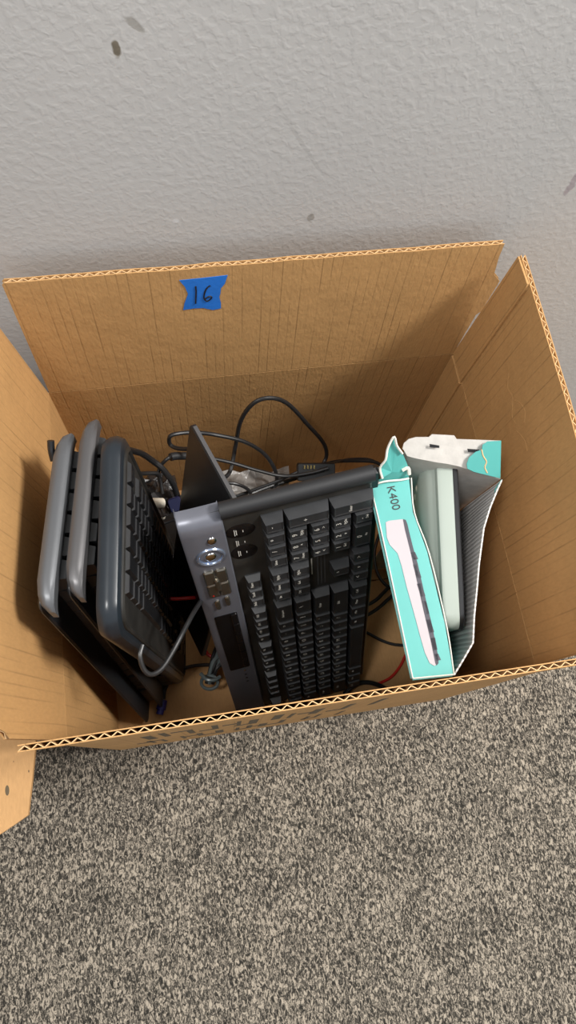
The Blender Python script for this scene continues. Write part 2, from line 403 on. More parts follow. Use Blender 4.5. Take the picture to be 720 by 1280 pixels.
# faded printing on the outside of the front wall: broken lettering strokes seen edge-on
rnd = random.Random(11)
for row, (v0, v1) in enumerate(((0.185, 0.265), (0.070, 0.140))):
    u = 0.130 + 0.02 * row; g = MB()
    while u < 0.375 - 0.01 * row:
        wd = rnd.choice((0.004, 0.006, 0.009)); vj = rnd.uniform(-.008, .008)
        g.box(u, u + wd, v0 + vj, v1 + vj, -T - 0.0003, -T)
        if rnd.random() < 0.7:
            vv = rnd.choice((v0, (v0 + v1) / 2 - .006, v1 - 0.014)) + vj; g.box(u + wd, u + wd + 0.014, vv, vv + 0.014, -T - 0.0003, -T)
        u += wd + rnd.choice((0.008, 0.014, 0.018, 0.024))
    pr = g.build('printing', M['box_ink'], box, mat=frame((W2, -D2, 0), (-1, 0, 0), (0, 0, 1))); pr['label'] = 'faded dark printing on outer face'; pr['kind'] = 'stuff'

# blue tape square with the handwritten 16
tp = MB()
p0 = Vector((0, 0, 0))
a = 0.0758; mbk = frame((-W2, D2, H), (1, 0, 0), (0, s_(a), c_(a)))
inv = mbk.inverted()
def on_back(px, py, n=0.0):
    """local flap coordinates under a photo pixel"""
    o = inv @ CAM; d = inv.to_3x3() @ (CR @ Vector(((px - 360) / F_PX, -(py - 640) / F_PX, -1)))
    t = (n - o.z) / d.z; q = o + d * t; return (q.x, q.y)
tape_px = [(224, 350), (254, 347), (284.5, 343.5), (281, 354), (276, 360), (275.5, 366), (274, 371), (276, 378), (276, 385), (266, 387), (254, 384.5), (242, 385), (229, 387), (230.5, 379), (235, 367), (231, 358)]
tape = empty('tape_label', 'torn square of blue painters tape with handwritten 16 on the back flap', 'tape', mbk.copy())
tp = MB(); P = [on_back(*p) for p in tape_px]; tp.prism(P, 0.0002, 0.0005); tp.build('tape_piece', M['tape'], tape)
ink = MB()
for st in ([(244.5, 357), (245, 365), (244.5, 378.5)], [(262.5, 356), (258, 360), (255.5, 366), (255, 372), (258, 375.5), (262, 374), (264.5, 371), (262, 369.5), (258, 371.5), (255.8, 374)]):
    ink.tube([(*on_back(*p), 0.0006) for p in st], 0.0007, 6, 6)
ink.build('handwriting', M['ink'], tape)

# ------------------------------------------------------------------ neighbouring carton (only its front flap reaches into the picture)
nb = empty('neighbouring_box', 'plain brown cardboard flap of a second box at the left edge', 'box', Matrix.Translation((-0.43, 0.02, 0)))
nx0, nx1, ny0, ny1, nz = -0.60, -0.2440, -0.088, 0.17, 0.296
inv_nb = nb.matrix_world.inverted()
for nm, o, x, L_ in (('back_wall', (nx0, ny1, 0), (1, 0, 0), nx1 - nx0), ('right_wall', (nx1, ny1, 0), (0, -1, 0), ny1 - ny0),
                     ('left_wall', (nx0, ny0, 0), (0, 1, 0), ny1 - ny0), ('front_wall', (nx1, ny0, 0), (-1, 0, 0), nx1 - nx0)):
    board(nm, nb, inv_nb @ frame(o, x, (0, 0, 1)), [(0, nz - 0.001), (L_, nz - 0.001)], fluted=False, material='card_plain')
g = MB(); g.box(nx0, nx1, ny0, ny1, 0.0004, 0.005); g.build('bottom_flap', M['card_plain'], nb, mat=inv_nb)
g = MB(); z = 0.30
out = [at(46, 895, z), at(44.5, 930, z), at(40, 975, z), at(35, 1019, z), at(18, 1031, z), at(0, 1043, z), at(-25, 1056, z), at(-160, 1075, z), at(-300, 1085, z)]
out = [(p.x, p.y) for p in out] + [(nx0, ny0), (out[0].x - 0.001, ny0)]
out.reverse()
g.prism(out, z - 0.0046, z); nf = g.build('front_flap', M['card_plain'], nb, mat=inv_nb)
st = MB()
for px, py, r in ((9, 988, .0034), (36, 964, .0009), (17, 952, .0006)):
    p = at(px, py, z); st.dome((p.x, p.y, z), r * .5, r * 1.2, 0.0002)
st.build('stain', M['box_ink'], nb, mat=inv_nb)

# ------------------------------------------------------------------ keyboards
def text_mesh(s, size, m):
    cu = bpy.data.curves.new('txt', 'FONT'); cu.body = s; cu.size = size; cu.align_x = 'CENTER'; cu.align_y = 'CENTER'; cu.extrude = 0.00006
    o = bpy.data.objects.new('txt', cu); COL.objects.link(o)
    bpy.context.view_layer.update()
    me = bpy.data.meshes.new_from_object(o.evaluated_get(bpy.context.evaluated_depsgraph_get())); me.materials.clear(); me.materials.append(m)
    bpy.data.objects.remove(o); bpy.data.curves.remove(cu); return me
_txt = {}
def text_obj(s, size, m, parent, m4):
    k = (s, round(size, 5), m.name)
    if k not in _txt: _txt[k] = text_mesh(s, size, m)
    o = bpy.data.objects.new('legend', _txt[k]); COL.objects.link(o); o.parent = parent; o.matrix_basis = m4; return o

_key = {}
def key_mesh(lu, lv, h, m):
    k = (round(lu, 4), round(lv, 4), round(h, 4), m.name)
    if k in _key: return _key[k]
    g = MB(); hu, hv = lu / 2 - 0.0004, lv / 2 - 0.0004; tp_ = 0.0028
    R_ = lambda a, b_, z: [(-a, -b_, z), (a, -b_, z), (a, b_, z), (-a, b_, z)]
    au, av = hu - tp_, hv - tp_ * 0.8
    g.loops([R_(hu, hv, 0), R_(hu, hv, 0.0012), R_(au + 0.0004, av + 0.0004, h - 0.0004), R_(au, av, h), R_(au - 0.0012, av - 0.0012, h - 0.0005)])
    _key[k] = g.mesh('key', m); return _key[k]

def add_key(parent, u0, u1, v0, v1, z, h, m, legend=None, flip=False):
    o = bpy.data.objects.new('key', key_mesh(u1 - u0, v1 - v0, h, m)); COL.objects.link(o); o.parent = parent
    o.location = ((u0 + u1) / 2, (v0 + v1) / 2, z)
    if legend:
        for s, du, dv, sz in legend:
            mm = Matrix(((-1, 0, 0, du), (0, -1, 0, dv), (0, 0, 1, h - 0.00045), (0, 0, 0, 1)))
            text_obj(s, sz, M['legend'], o, mm)
    return o

def layout():
    """keys in units from the number-pad end: (u0, u1, row0, row1, text, second text); rows: -1 = function row"""
    K = []
    def run(row, u, items):
        for t, w_ in items:
            if t is not None: K.append((u, u + w_, row, row + 1, t, None))
            u += w_
    np_ = {0: ['-', '*', '/', 'Num'], 1: [None, '9', '8', '7'], 2: [None, '6', '5', '4'], 3: [None, '3', '2', '1']}
    sub = {'9': 'PgUp', '8': '^', '7': 'Home', '6': '>', '4': '<', '3': 'PgDn', '2': 'v', '1': 'End'}
    for r, L_ in np_.items():
        for i, t in enumerate(L_):
            if t: K.append((i, i + 1, r, r + 1, t, sub.get(t)))
    K.append((0, 1, 1, 3, '+', None)); K.append((0, 1, 3, 5, 'Enter', None)); K.append((1, 2, 4, 5, '.', 'Del')); K.append((2, 4, 4, 5, '0', 'Ins'))
    n = 4 + 0.45
    for r, L_ in ((-1, ['Pause', 'Scroll', 'PrtSc']), (0, ['PgUp', 'Home', 'Ins']), (1, ['PgDn', 'End', 'Del']), (4, ['>', 'v', '<'])):
        run(r, n, [(t, 1) for t in L_])
    run(3, n + 1, [('^', 1)])
    m_ = n + 3 + 0.45
    run(0, m_, [('Backspace', 2)] + [(c, 1) for c in '=-0987654321`'])
    run(1, m_, [('\\', 1.5)] + [(c, 1) for c in '][POIUYTREWQ'] + [('Tab', 1.5)])
    run(2, m_, [('Enter', 2.25)] + [(c, 1) for c in "';LKJHGFDSA"] + [('Caps', 1.75)])
    run(3, m_, [('Shift', 2.75)] + [(c, 1) for c in '/.,MNBVCXZ'] + [('Shift', 2.25)])
    run(4, m_, [('Ctrl', 1.25), ('Menu', 1.25), ('Win', 1.25), ('Alt', 1.25), ('', 6.25), ('Alt', 1.25), ('Win', 1.25), ('Ctrl', 1.25)])
    run(-1, m_, [('F12', 1), ('F11', 1), ('F10', 1), ('F9', 1), (None, .5), ('F8', 1), ('F7', 1), ('F6', 1), ('F5', 1), (None, .5), ('F4', 1), ('F3', 1), ('F2', 1), ('F1', 1), (None, 1), ('Esc', 1)])
    return K
LAY = layout(); UMAX = max(k[1] for k in LAY)

# --- the main wired media keyboard
L0, Wd = 0.424, 0.161
mk = frame((-0.0935, -0.0262, 0.4150), (0.0832, -0.2887, -0.9574), (0.9923, 0.112, 0.0524))
kb = empty('media_keyboard', 'black full-size keyboard with silver media strip, leaning in the middle of the box', 'keyboard', mk)
TH = 0.017
g = MB(); g.slab(-0.004, L0 + 0.002, 0.0, Wd, 0.010, [(-TH, 0.006), (-TH + 0.004, 0.001), (-0.006, 0), (-0.001, 0.0035), (0.0, 0.008)], 6)
g.build('body', M['body_dusty'], kb, True)
# rounded black end bar above the number pad
g = MB(); g.tube([(-0.0065, 0.034, -0.0035), (-0.0065, Wd * .6, -0.0035), (-0.0065, Wd - 0.001, -0.0035)], 0.0072, 16, 4)
g.build('end_bar', M['black_matte'], kb, True)
# front palm edge beyond the space bar row
g = MB(); g.slab(-0.004, L0 + .001, Wd - 0.004, Wd + 0.008, 0.004, [(-TH + 0.002, 0.002), (-0.010, 0), (-0.006, 0.003)], 4)
g.build('front_edge', M['black'], kb, True)
# silver strip wraps over the end
SV = 0.034
g = MB(); rows = []
prof = [(-0.0040, -0.014), (-0.0035, -0.007), (-0.0010, -0.0015), (0.0040, 0.0020), (0.011, 0.003), (0.15, 0.003), (0.30, 0.003), (L0, 0.003), (L0 + .003, -0.004)]
for u, z in prof:
    rows.append([(u, v, z + dz) for v, dz in ((-0.0006, -0.0040), (-0.0002, -0.0006), (0.001, 0), (0.012, 0.0002), (0.024, 0.0002), (SV - 0.0008, 0), (SV, -0.0015))])
g.sheet([[p for p in r] for r in rows], 0.0008)
g.build('silver_strip', M['silver'], kb, True)
ZS = 0.0040
# power / volume dial
g = MB(); g.dome((0.021, 0.0225, ZS - .0003), 0.0052, 0.0042, 0.0022, 20); g.build('round_button', M['chrome'], kb, True)
g = MB(); ring = []
for k in range(33):
    t = 2 * math.pi * k / 32; ring.append((0.043 + 0.0110 * math.cos(t), 0.0185 + 0.0110 * math.sin(t), ZS + .0002))
g.tube(ring, 0.0016, 8, 1); g.dome((0.043, 0.0185, ZS - .0002), 0.0112, 0.0112, 0.0006)
dl = g.build('volume_dial', M['dial'], kb, True)
g = MB(); g.dome((0.043, 0.0185, ZS), 0.0056, 0.0052, 0.0024); g.build('dial_button', M['chrome'], dl, True)
# square of transport buttons
for (u0, u1, v0, v1) in ((0.064, 0.085, 0.008, 0.0180), (0.064, 0.085, 0.0186, 0.0285), (0.086, 0.108, 0.008, 0.0180), (0.086, 0.108, 0.0186, 0.0285)):
    g = MB(); g.slab(u0, u1, v0, v1, 0.002, [(ZS - 0.002, 0), (ZS + 0.0012, 0), (ZS + 0.0024, 0.0012)], 3); g.build('media_button', M['dark_chrome'], kb, True)
g = MB(); g.slab(0.077, 0.096, 0.0158, 0.0208, 0.0024, [(ZS, 0), (ZS + 0.003, 0), (ZS + 0.0042, 0.0012)], 4); g.build('play_button', M['dark_chrome'], kb, True)
g = MB(); g.dome((0.104, 0.0118, ZS + .0018), 0.002, 0.0014, 0.0008); o = g.build('record_mark', M['red'], kb)
for u0, v0 in ((0.117, 0.0110), (0.114, 0.0205)):
    g = MB(); g.slab(u0, u0 + 0.016, v0, v0 + 0.0048, 0.0022, [(ZS - 0.001, 0), (ZS + 0.001, 0), (ZS + 0.002, 0.001)], 4); g.build('small_button', M['dark_chrome'], kb, True)
# glossy inset panel with slim keys
g = MB(); g.slab(0.148, 0.278, 0.0065, 0.0285, 0.002, [(ZS - 0.002, 0), (ZS + 0.0003, 0), (ZS + 0.0006, 0.0005)], 3); pn = g.build('inset_panel', M['gloss'], kb)
for i in range(6):
    u = 0.150 + i * 0.021
    g = MB(); g.slab(u, u + 0.0200, 0.0222, 0.0278, 0.001, [(ZS, 0), (ZS + 0.0014, 0), (ZS + 0.002, 0.0006)], 2); g.build('slim_button', M['gloss'], pn)
for u in (0.287, 0.298, 0.308, 0.318):
    g = MB(); g.dome((u, 0.022, ZS - .0004), 0.0018, 0.0018, 0.001, 12, 3); g.build('indicator_light', M['chrome'] if u < .29 else M['black'], kb, True)
# glossy ovals and words above the number pad
g = MB()
g.dome((0.022, 0.047, 0.0002), 0.0095, 0.0125, 0.0008); g.dome((0.054, 0.047, 0.0002), 0.0110, 0.0115, 0.0008)
g.build('indicator_window', M['gloss'], kb, True)
for u in (0.022, 0.038, 0.054):
    for j, (dv, lu) in enumerate(((-0.005, 0.0042), (-0.0035, 0.0034), (0.002, 0.0012))):
        g = MB(); g.slab(u - lu, u + lu, 0.0465 + dv, 0.0465 + dv + 0.0007, 0.0003, [(0.001, 0), (0.0013, 0)], 1); g.build('indicator_mark', M['legend'], kb)
# vents between arrow keys and navigation keys
for j in range(3):
    g = MB(); g.slab(4.55 * 0.019 + 0.004, 7.35 * .019 + 0.004, 0.110 + j * 0.0034, 0.1112 + j * 0.0034, 0.0004, [(0, 0), (0.0005, 0)], 1); g.build('ridge', M['key_grey'], kb)
g = MB(); g.slab(4.9 * 0.019, 6.4 * .019, 0.1045, 0.1055, 0.0004, [(0, 0), (0.0003, 0)], 1); g.build('serial_mark', M['legend'], kb)
P = 0.01895; PU = 0.0180; U0 = 0.007; V0 = 0.0645
n_k = 0; rest = MB()
for (a0, a1, r0, r1, t, t2) in LAY:
    if r0 == -1: v0, v1, h = 0.0425, 0.0575, 0.0075
    else: v0, v1, h = V0 + r0 * P, V0 + r1 * P, 0.0098
    u0, u1 = U0 + a0 * PU, U0 + a1 * PU
    if r0 == -1: u0 += 0.007 * (1 - u0 / 0.42); u1 += 0.007 * (1 - u1 / 0.42)
    if n_k < 99 and not (u1 > 0.4225):
        big = len(t) == 1
        lg = []
        if t:
            lg.append((t, (0.002 if big and t2 else 0.0), (-0.0025 if t2 is None else -0.003), 0.0062 if big else 0.0036))
        if t2: lg.append((t2, -0.0008, 0.0028, 0.0034 if len(t2) > 1 else 0.0045))
        if t2:  # digits: big character toward the row's upper half
            lg[0] = (t, 0.0008, -0.0030, 0.0066)
        add_key(kb, u0, u1, v0, v1, 0.0, h, M['key'], lg); n_k += 1
    else:
        c = len(rest.v); hu, hv = (u1 - u0) / 2 - .0004, (v1 - v0) / 2 - .0004; cx, cy = (u0 + u1) / 2, (v0 + v1) / 2
        R_ = lambda a_, b_, z: [(cx - a_, cy - b_, z), (cx + a_, cy - b_, z), (cx + a_, cy + b_, z), (cx - a_, cy + b_, z)]
        rest.loops([R_(hu, hv, 0), R_(hu - .0028, hv - .0022, h)])
tag(rest.build('key', M['key'], kb), kind='stuff')

# --- the three keyboards standing on end at the left
def side_keyboard(name, label, m4, L_, Wd_, th, rim, rimw, keymat, bodymat, pitch_v, v_off, key_h=0.008, group=None, rim_z=0.0):
    """local x down, y near to far, z to the right (keys face right)"""
    e = empty(name, label, 'keyboard', m4, group)
    g = MB(); g.slab(0.004, L_, 0.001, Wd_ - 0.001, 0.008, [(-th, 0.003), (-th + 0.003, 0), (-0.002, 0), (0.0, 0.002)], 5)
    g.build('body', M[bodymat], e, True)
    return e
def keys_on(e, U0, rows, P, LL, keymat, h, z=0.0, flip=True):
    n = 0; rest = MB()
    for (a0, a1, r0, r1, t, t2) in sorted(LAY, key=lambda k: -k[1]):
        b0, b1 = UMAX - a1, UMAX - a0
        u0, u1 = U0 + b0 * P, U0 + b1 * P
        v1, v0 = rows(r0), rows(r1)
        if u1 > LL - .003: continue
        if n < 99: add_key(e, u0, u1, v0, v1, z, h, M[keymat]); n += 1
        else:
            hu, hv = (u1 - u0) / 2 - .0004, (v1 - v0) / 2 - .0004; cx, cy = (u0 + u1) / 2, (v0 + v1) / 2
            R_ = lambda a_, b_, zz: [(cx - a_, cy - b_, zz), (cx + a_, cy - b_, zz), (cx + a_, cy + b_, zz), (cx - a_, cy + b_, zz)]
            rest.loops([R_(hu, hv, z), R_(hu - .0028, hv - .0022, z + h)])
    if rest.v: tag(rest.build('key', M[keymat], e), kind='stuff')
def end_rim(e, m, Wd_, z0, z1, depth=0.010):
    g = MB(); Ls = []
    # D-shaped silver rim: cross-section loops along y with rounded ends
    ys = [0.0, 0.004, 0.011, 0.022, 0.05, Wd_ / 2, Wd_ - 0.05, Wd_ - 0.022, Wd_ - 0.011, Wd_ - 0.004, Wd_]
    for y in ys:
        q = min(y, Wd_ - y); k = min(1, q / 0.022); drop = (0.009 if y < Wd_ / 2 else 0.004) * (1 - math.sqrt(max(0, 1 - (1 - k) ** 2)))
        wz = (z1 - z0) * (0.30 + 0.70 * math.sqrt(max(0, 1 - (1 - min(1, q / 0.024)) ** 2)))
        zc = z1 - wz; t0 = -0.002 + drop
        Ls.append([(depth + drop, y, zc), (t0 + 0.003, y, zc), (t0 + 0.0006, y, zc + wz * .2), (t0, y, zc + wz * .5), (t0 + 0.0006, y, zc + wz * .8), (t0 + 0.003, y, z1), (depth + drop, y, z1)])
    g.loops(Ls); return g.build('end_rim', M[m], e, True)

mA = frame((-0.1945, -0.081, 0.4445), (0.0559, -0.1449, -0.9879), (0.1256, 0.9826, -0.137))
mB = frame((-0.1735, -0.0735, 0.4460), (0.0520, -0.1263, -0.9925), (0.130, 0.9828, -0.1294))
grp = None
eA = side_keyboard('slim_keyboard', 'black keyboard with silver-grey end rim, leftmost in the box against the wall', mA, 0.436, 0.147, 0.004, 0, 0, 'key_grey', 'black', 0, 0)
end_rim(eA, 'grey_rim', 0.147, -0.0045, 0.0085)
keys_on(eA, 0.010, lambda r: (0.119 - r * 0.0188 if r >= 0 else 0.138) if True else 0, 0.01885, 0.436, 'key_grey', 0.0125)
eB = side_keyboard('slim_keyboard', 'black keyboard with warm grey end rim, standing between two others at the left', mB, 0.436, 0.147, 0.004, 0, 0, 'key_grey', 'black', 0, 0)
end_rim(eB, 'grey_rim_warm', 0.147, -0.0045, 0.0080)
keys_on(eB, 0.010, lambda r: (0.119 - r * 0.0188 if r >= 0 else 0.138), 0.01885, 0.436, 'key', 0.0125)
# chrome hanger clip behind the far top corner of the first one
g = MB(); g.tube([(0.012, 0.128, -0.0075), (0.006, 0.135, -0.0085), (0.001, 0.140, -0.008)], 0.0028, 10, 4); g.build('tilt_foot', M['black'], eA, True)

mC = frame((-0.1475, -0.107, 0.4470), (0.045, 0.0146, -0.9945), (0.1016, 0.9946, 0.0212))
eC = empty('thick_keyboard', 'thick blue-black keyboard with rounded corners, rightmost of the upright three', 'keyboard', mC)
g = MB(); g.slab(0.0, 0.452, 0.0, 0.160, 0.026, [(-0.012, 0.010), (-0.011, 0.004), (-0.006, 0.0005), (-0.001, 0), (0.004, 0.0022), (0.0055, 0.005)], 8)
g.build('body', M['blue_black'], eC, True)
g = MB(); g.slab(0.009, 0.444, 0.008, 0.152, 0.020, [(0.004, 0), (0.0068, 0.0005), (0.0078, 0.0025), (0.0068, 0.0045), (0.0060, 0.005)], 8)
g.build('inner_frame', M['body_dusty'], eC, True)
keys_on(eC, 0.020, lambda r: (0.120 - r * 0.0175 if r >= 0 else 0.139), 0.0183, 0.44, 'black', 0.0045, z=0.0045)

# --- thin black panel standing on its corner between the keyboards
pA = at(237, 529, 0.40); pB = at(274, 660, 0.35)
xdir = (at(222, 835, 0.0) - at(283, 700, 0.42))
mp_ = frame(pA, at(237, 822, 0.012) - pB, pB - pA)
th_l = (pB - pA).length
e = empty('flat_panel_keyboard', 'thin glossy black slab with a grey lit edge, standing behind the silver-striped keyboard', 'keyboard', mp_)
g = MB(); g.slab(0.0, 0.345, 0.0, th_l + 0.002, 0.005, [(-0.005, 0.0008), (-0.0045, 0), (-0.0008, 0), (0, 0.0008)], 5); g.build('panel', M['black'], e, True)
g = MB(); g.box(-0.0012, 0.0004, 0.005, th_l - 0.004, -0.0042, -0.0008); g.build('edge_strip', M['grey_rim_warm'], e)
g = MB(); g.slab(0.014, 0.034, 0.010, 0.014, 0.002, [(-0.0056, 0.0004), (-0.005, 0)], 3); g.build('rubber_foot', M['grey_rim'], e)

# ------------------------------------------------------------------ teal retail carton
crt = empty('teal_retail_box', 'torn teal retail carton standing open with a white keyboard printed on its side', 'box', Matrix.Translation((0.14, -0.05, 0)))
inv_c = crt.matrix_world.inverted()
zc = 0.39
TL, TR, BL, BR = at(463, 606, .405), at(512, 596, .405), at(515, 848, .389), at(566, 843, .389)
mf = frame(BL, TL - BL, BR - BL)         # x toward the back, y to the right => z points down; flip below
def lerp(a_, b_, t): return a_ + (b_ - a_) * t
def face_pt(px, py, lift=0.0):
    n = (TL - BL).cross(BR - BL).normalized()
    if n.z < 0: n = -n
    d = CR @ Vector(((px - 360) / F_PX, -(py - 640) / F_PX, -1)); t = (BL - CAM).dot(n) / d.dot(n)
    return CAM + d * t + n * lift
TL, TR, BL, BR = [face_pt(*p) for p in ((463, 607), (511, 597), (516, 848), (566, 843))]
up = (BR - BL).cross(TL - BL).normalized()
if up.z < 0: up = -up
def solid(name, pts, t, m, parent, inv_, dirn=None):
    """polygon of world points extruded by t along its normal (or dirn)"""
    pts = [Vector(p) for p in pts]; n = Vector((0, 0, 0))
    for i in range(len(pts)): n += pts[i].cross(pts[(i + 1) % len(pts)])
    n = n.normalized() if dirn is None else dirn
    g = MB(); g.loops([pts, [p + n * t for p in pts]]); return g.build(name, m, parent, mat=inv_)
# printed end face
end_face = solid('printed_side', [BL, face_pt(567, 843), face_pt(556, 780), face_pt(534, 690), face_pt(516, 640), TR, TL, face_pt(478, 670)], -0.0015, M['teal'], crt, inv_c, up)
g = MB(); g.tube([face_pt(514, 597.5, .0002), face_pt(518, 641, .0002), face_pt(536.5, 692, .0002), face_pt(558, 782, .0002), face_pt(567.5, 843, .0002)], 0.0006, 6, 4)
g.tube([TL, face_pt(478, 670), BL], 0.0006, 6, 4); g.tube([BL, face_pt(567.5, 843)], 0.0007, 6, 4)
g.build('worn_edge', M['card_white'], crt, mat=inv_c)
# printed keyboard profile
prof = [(482, 653), (486, 651), (503.5, 649), (506, 652), (507.5, 662), (512, 675), (517, 692), (524, 723), (531, 756), (538, 790), (543, 815), (546, 830), (543, 832.5), (537, 829), (531, 816), (525, 795), (517, 765), (508, 733), (502, 708), (497, 692), (487, 681), (483.5, 672)]
o = solid('printed_keyboard', [face_pt(x, y, .0001) for x, y in prof], 0.0003, M['print_white'], crt, inv_c, up)
dk = [(503.5, 649), (507, 650), (509, 655), (512, 668), (516, 684), (522, 705), (531, 745), (540, 782), (547, 818), (548, 829), (545.5, 832), (544, 829), (538, 800), (529, 762), (520, 722), (513, 690), (506, 662)]
g = MB(); pts = [face_pt(x, y, .00045) for x, y in dk]; g.loops([pts, [p + up * .00015 for p in pts]])
for (x, y, x2, y2) in ((517, 690, 521, 699), (520, 705, 525, 722), (525, 729, 530, 745), (531, 751, 535, 767), (536, 774, 541, 790), (542, 797, 545, 812), (546, 817, 549.5, 825)):
    q = [face_pt(x - 4, y + 1, .00045), face_pt(x + 1.5, y, .00045), face_pt(x2 + 1.5, y2, .00045), face_pt(x2 - 4, y2 + 1, .00045)]
    g.loops([q, [p + up * .00015 for p in q]])
g.build('printed_keys', M['print_dark'], o)
# K400 lettering, reading toward the viewer
tx = (face_pt(495, 637) - face_pt(487, 607)).normalized(); ty = up.cross(tx)
mt = frame(face_pt(491.5, 622.5, .0004), tx, ty)
t_ = text_obj('K400', 0.0098, M['ink'], crt, inv_c @ mt); t_.name = 'printed_lettering'
# long faces down to the box floor
def down(p, x, y): return Vector((x, y, 0.007))
fl = {'BL': Vector((0.186, -0.132, .008)), 'BR': Vector((0.202, -0.135, .008)), 'TL': Vector((0.182, 0.004, .008)), 'TR': Vector((0.202, 0.004, .008))}
dn = up * 0.0015
solid('left_panel', [BL - dn, TL - dn, fl['TL'], fl['BL']], 0.0014, M['teal'], crt, inv_c)
solid('front_panel', [fl['BL'], fl['BR'], face_pt(566, 843) - dn, BL - dn], 0.0014, M['teal'], crt, inv_c)
# right long panel, torn open and flaring out: strips along its rim
rim_px = [(567, 843, .388), (579, 823, .391), (590.5, 803, .394), (592, 770, .396), (595.5, 735, .398), (598, 705, .399), (604, 660, .401), (612, 634, .403), (621, 612, .404), (626.5, 600, .405)]
rim = [at(*p) for p in rim_px]
base = [lerp(Vector((0.198, -0.140, .008)), Vector((0.200, 0.016, .008)), i / 9) for i in range(10)]
grid = []
for i in range(10):
    row = []
    for k in range(7):
        t = k / 6; p = lerp(rim[i], base[i], t)
        p.x += -0.012 * math.sin(math.pi * t) * (i / 9) ; row.append(p)
    grid.append(row)
g = MB(); g.sheet(grid, -0.0012)
def uv_sheet(o, grid):
    me = o.data; uvl = me.uv_layers.new(name='UVMap'); C_ = len(grid[0]); R_ = len(grid); s = 0; acc = [0]
    for i in range(1, R_): acc.append(acc[-1] + (Vector(grid[i][0]) - Vector(grid[i - 1][0])).length)
    for lp in me.loops:
        k = lp.vertex_index % (C_ * R_); uvl.data[lp.index].uv = ((k % C_) * 0.06, acc[k // C_])
rp = g.build('torn_right_panel', M['corr'], crt, True, mat=inv_c); uv_sheet(rp, grid)
rp['label'] = 'grey corrugated inside of the carton'
# outer teal skin of that panel
g2 = MB(); g2.sheet([[Vector(p) + Vector((0.0012, 0, 0)) for p in r] for r in grid], 0.0006)
g2.build('outer_skin', M['card_white'], rp, True)
zfl = lambda py: .425 - (py - 550) * .00047
# back panel: a slotted grey flange standing above the opening, with a folded teal corner
bt = [(503, 561, .412), (505, 554, .418), (511, 549, .422), (520, 546.5, .424), (536, 546.5, .425), (540, 543, .428), (568, 544.5, .428), (571, 549, .425), (600, 550, .425), (626, 551, .425)]
bb = [(505, 563, .400), (509, 570, .400), (516, 572, .400), (525, 574, .400), (536, 576, .400), (546, 578, .400), (560, 580, .400), (574, 583, .400), (600, 592, .400), (625.5, 599, .402)]
g = MB(); gr = []
for tp_, bo in zip(bt, bb):
    A_, B_ = at(tp_[0], tp_[1], zfl(tp_[1])), at(bo[0], bo[1], zfl(bo[1])); gr.append([A_, lerp(A_, B_, .5), B_])
for A_ in gr: A_.append(Vector((max(min(A_[2].x * 1.02, 0.195), 0.136), 0.012, 0.15))); A_.append(Vector((max(min(A_[2].x, 0.19), 0.14), 0.014, 0.008)))
g.sheet(gr, 0.0008); bp = g.build('back_panel', M['grey_card'], crt, True, mat=inv_c)
fn = Vector((0, -.25, .97))
def flange_pt(px, py, lift):
    return at(px, py, zfl(py) + lift)
for q in (((537, 555), (549, 557), (549, 560), (537, 559)), ((584, 561), (599, 562), (599, 565.5), (585, 565))):
    solid('slot', [flange_pt(x, y, .0022) for x, y in q], 0.0003, M['ink'], bp, None, fn)
q = [(626, 551), (609, 552), (603, 556), (602, 562), (594, 565), (586, 572), (583, 580), (584, 586), (592, 590), (600, 592), (625, 598)]
tc_ = solid('teal_corner', [flange_pt(x, y, .0025) for x, y in q], 0.0008, M['teal'], crt, inv_c, fn)
g = MB(); g.tube([flange_pt(x, y, .0032) for x, y in ((602, 562), (604, 570), (608, 577), (606, 584), (609, 591))], 0.0006, 6, 5); g.build('tear_line', M['flute'], crt, mat=inv_c)
# small teal scrap hanging off the right rim
solid('torn_scrap', [at(627, 599, .4055), at(624, 610, .402), at(617.5, 622, .40), at(619, 611, .402)], 0.0006, M['teal'], crt, inv_c)
# crumpled teal spike at the back left
sp = [(463, 606, .405), (478, 597, .418), (474, 584, .425), (482, 574, .432), (484, 562, .438), (488, 552, .443), (493, 545, .447), (496, 556, .440), (503, 566, .432), (509, 580, .420), (512, 590, .412), (511, 597, .405)]
pp = [at(*p) for p in sp]; cen = at(490, 590, .417)
g = MB(); n0 = g.verts(pp + [cen]); n1 = g.verts([p - Vector((0, 0, .0015)) for p in pp + [cen]]); k = len(pp)
for i in range(k):
    j = (i + 1) % k; g.f += [(n0 + i, n0 + j, n0 + k), (n1 + j, n1 + i, n1 + k), (n0 + j, n0 + i, n1 + i, n1 + j)]
g.build('torn_top_flap', M['teal'], crt, mat=inv_c)
g = MB(); g.tube([at(478, 598, .4195), at(475, 585, .4265), at(482, 575, .4335), at(484, 563, .4395), at(488, 553, .4445), at(493, 546, .4485), at(496, 557, .4415), at(503, 567, .4335)], 0.0010, 6, 3)
g.tube([at(503, 588, .416), at(510, 585, .418), at(511.5, 593, .4135)], 0.0016, 6, 3)
g.tube([at(464, 607, .4065), at(480, 602, .4085), at(500, 600, .4075), at(511, 598, .4065)], 0.0009, 6, 3)
g.build('torn_edge', M['card_white'], crt, mat=inv_c)

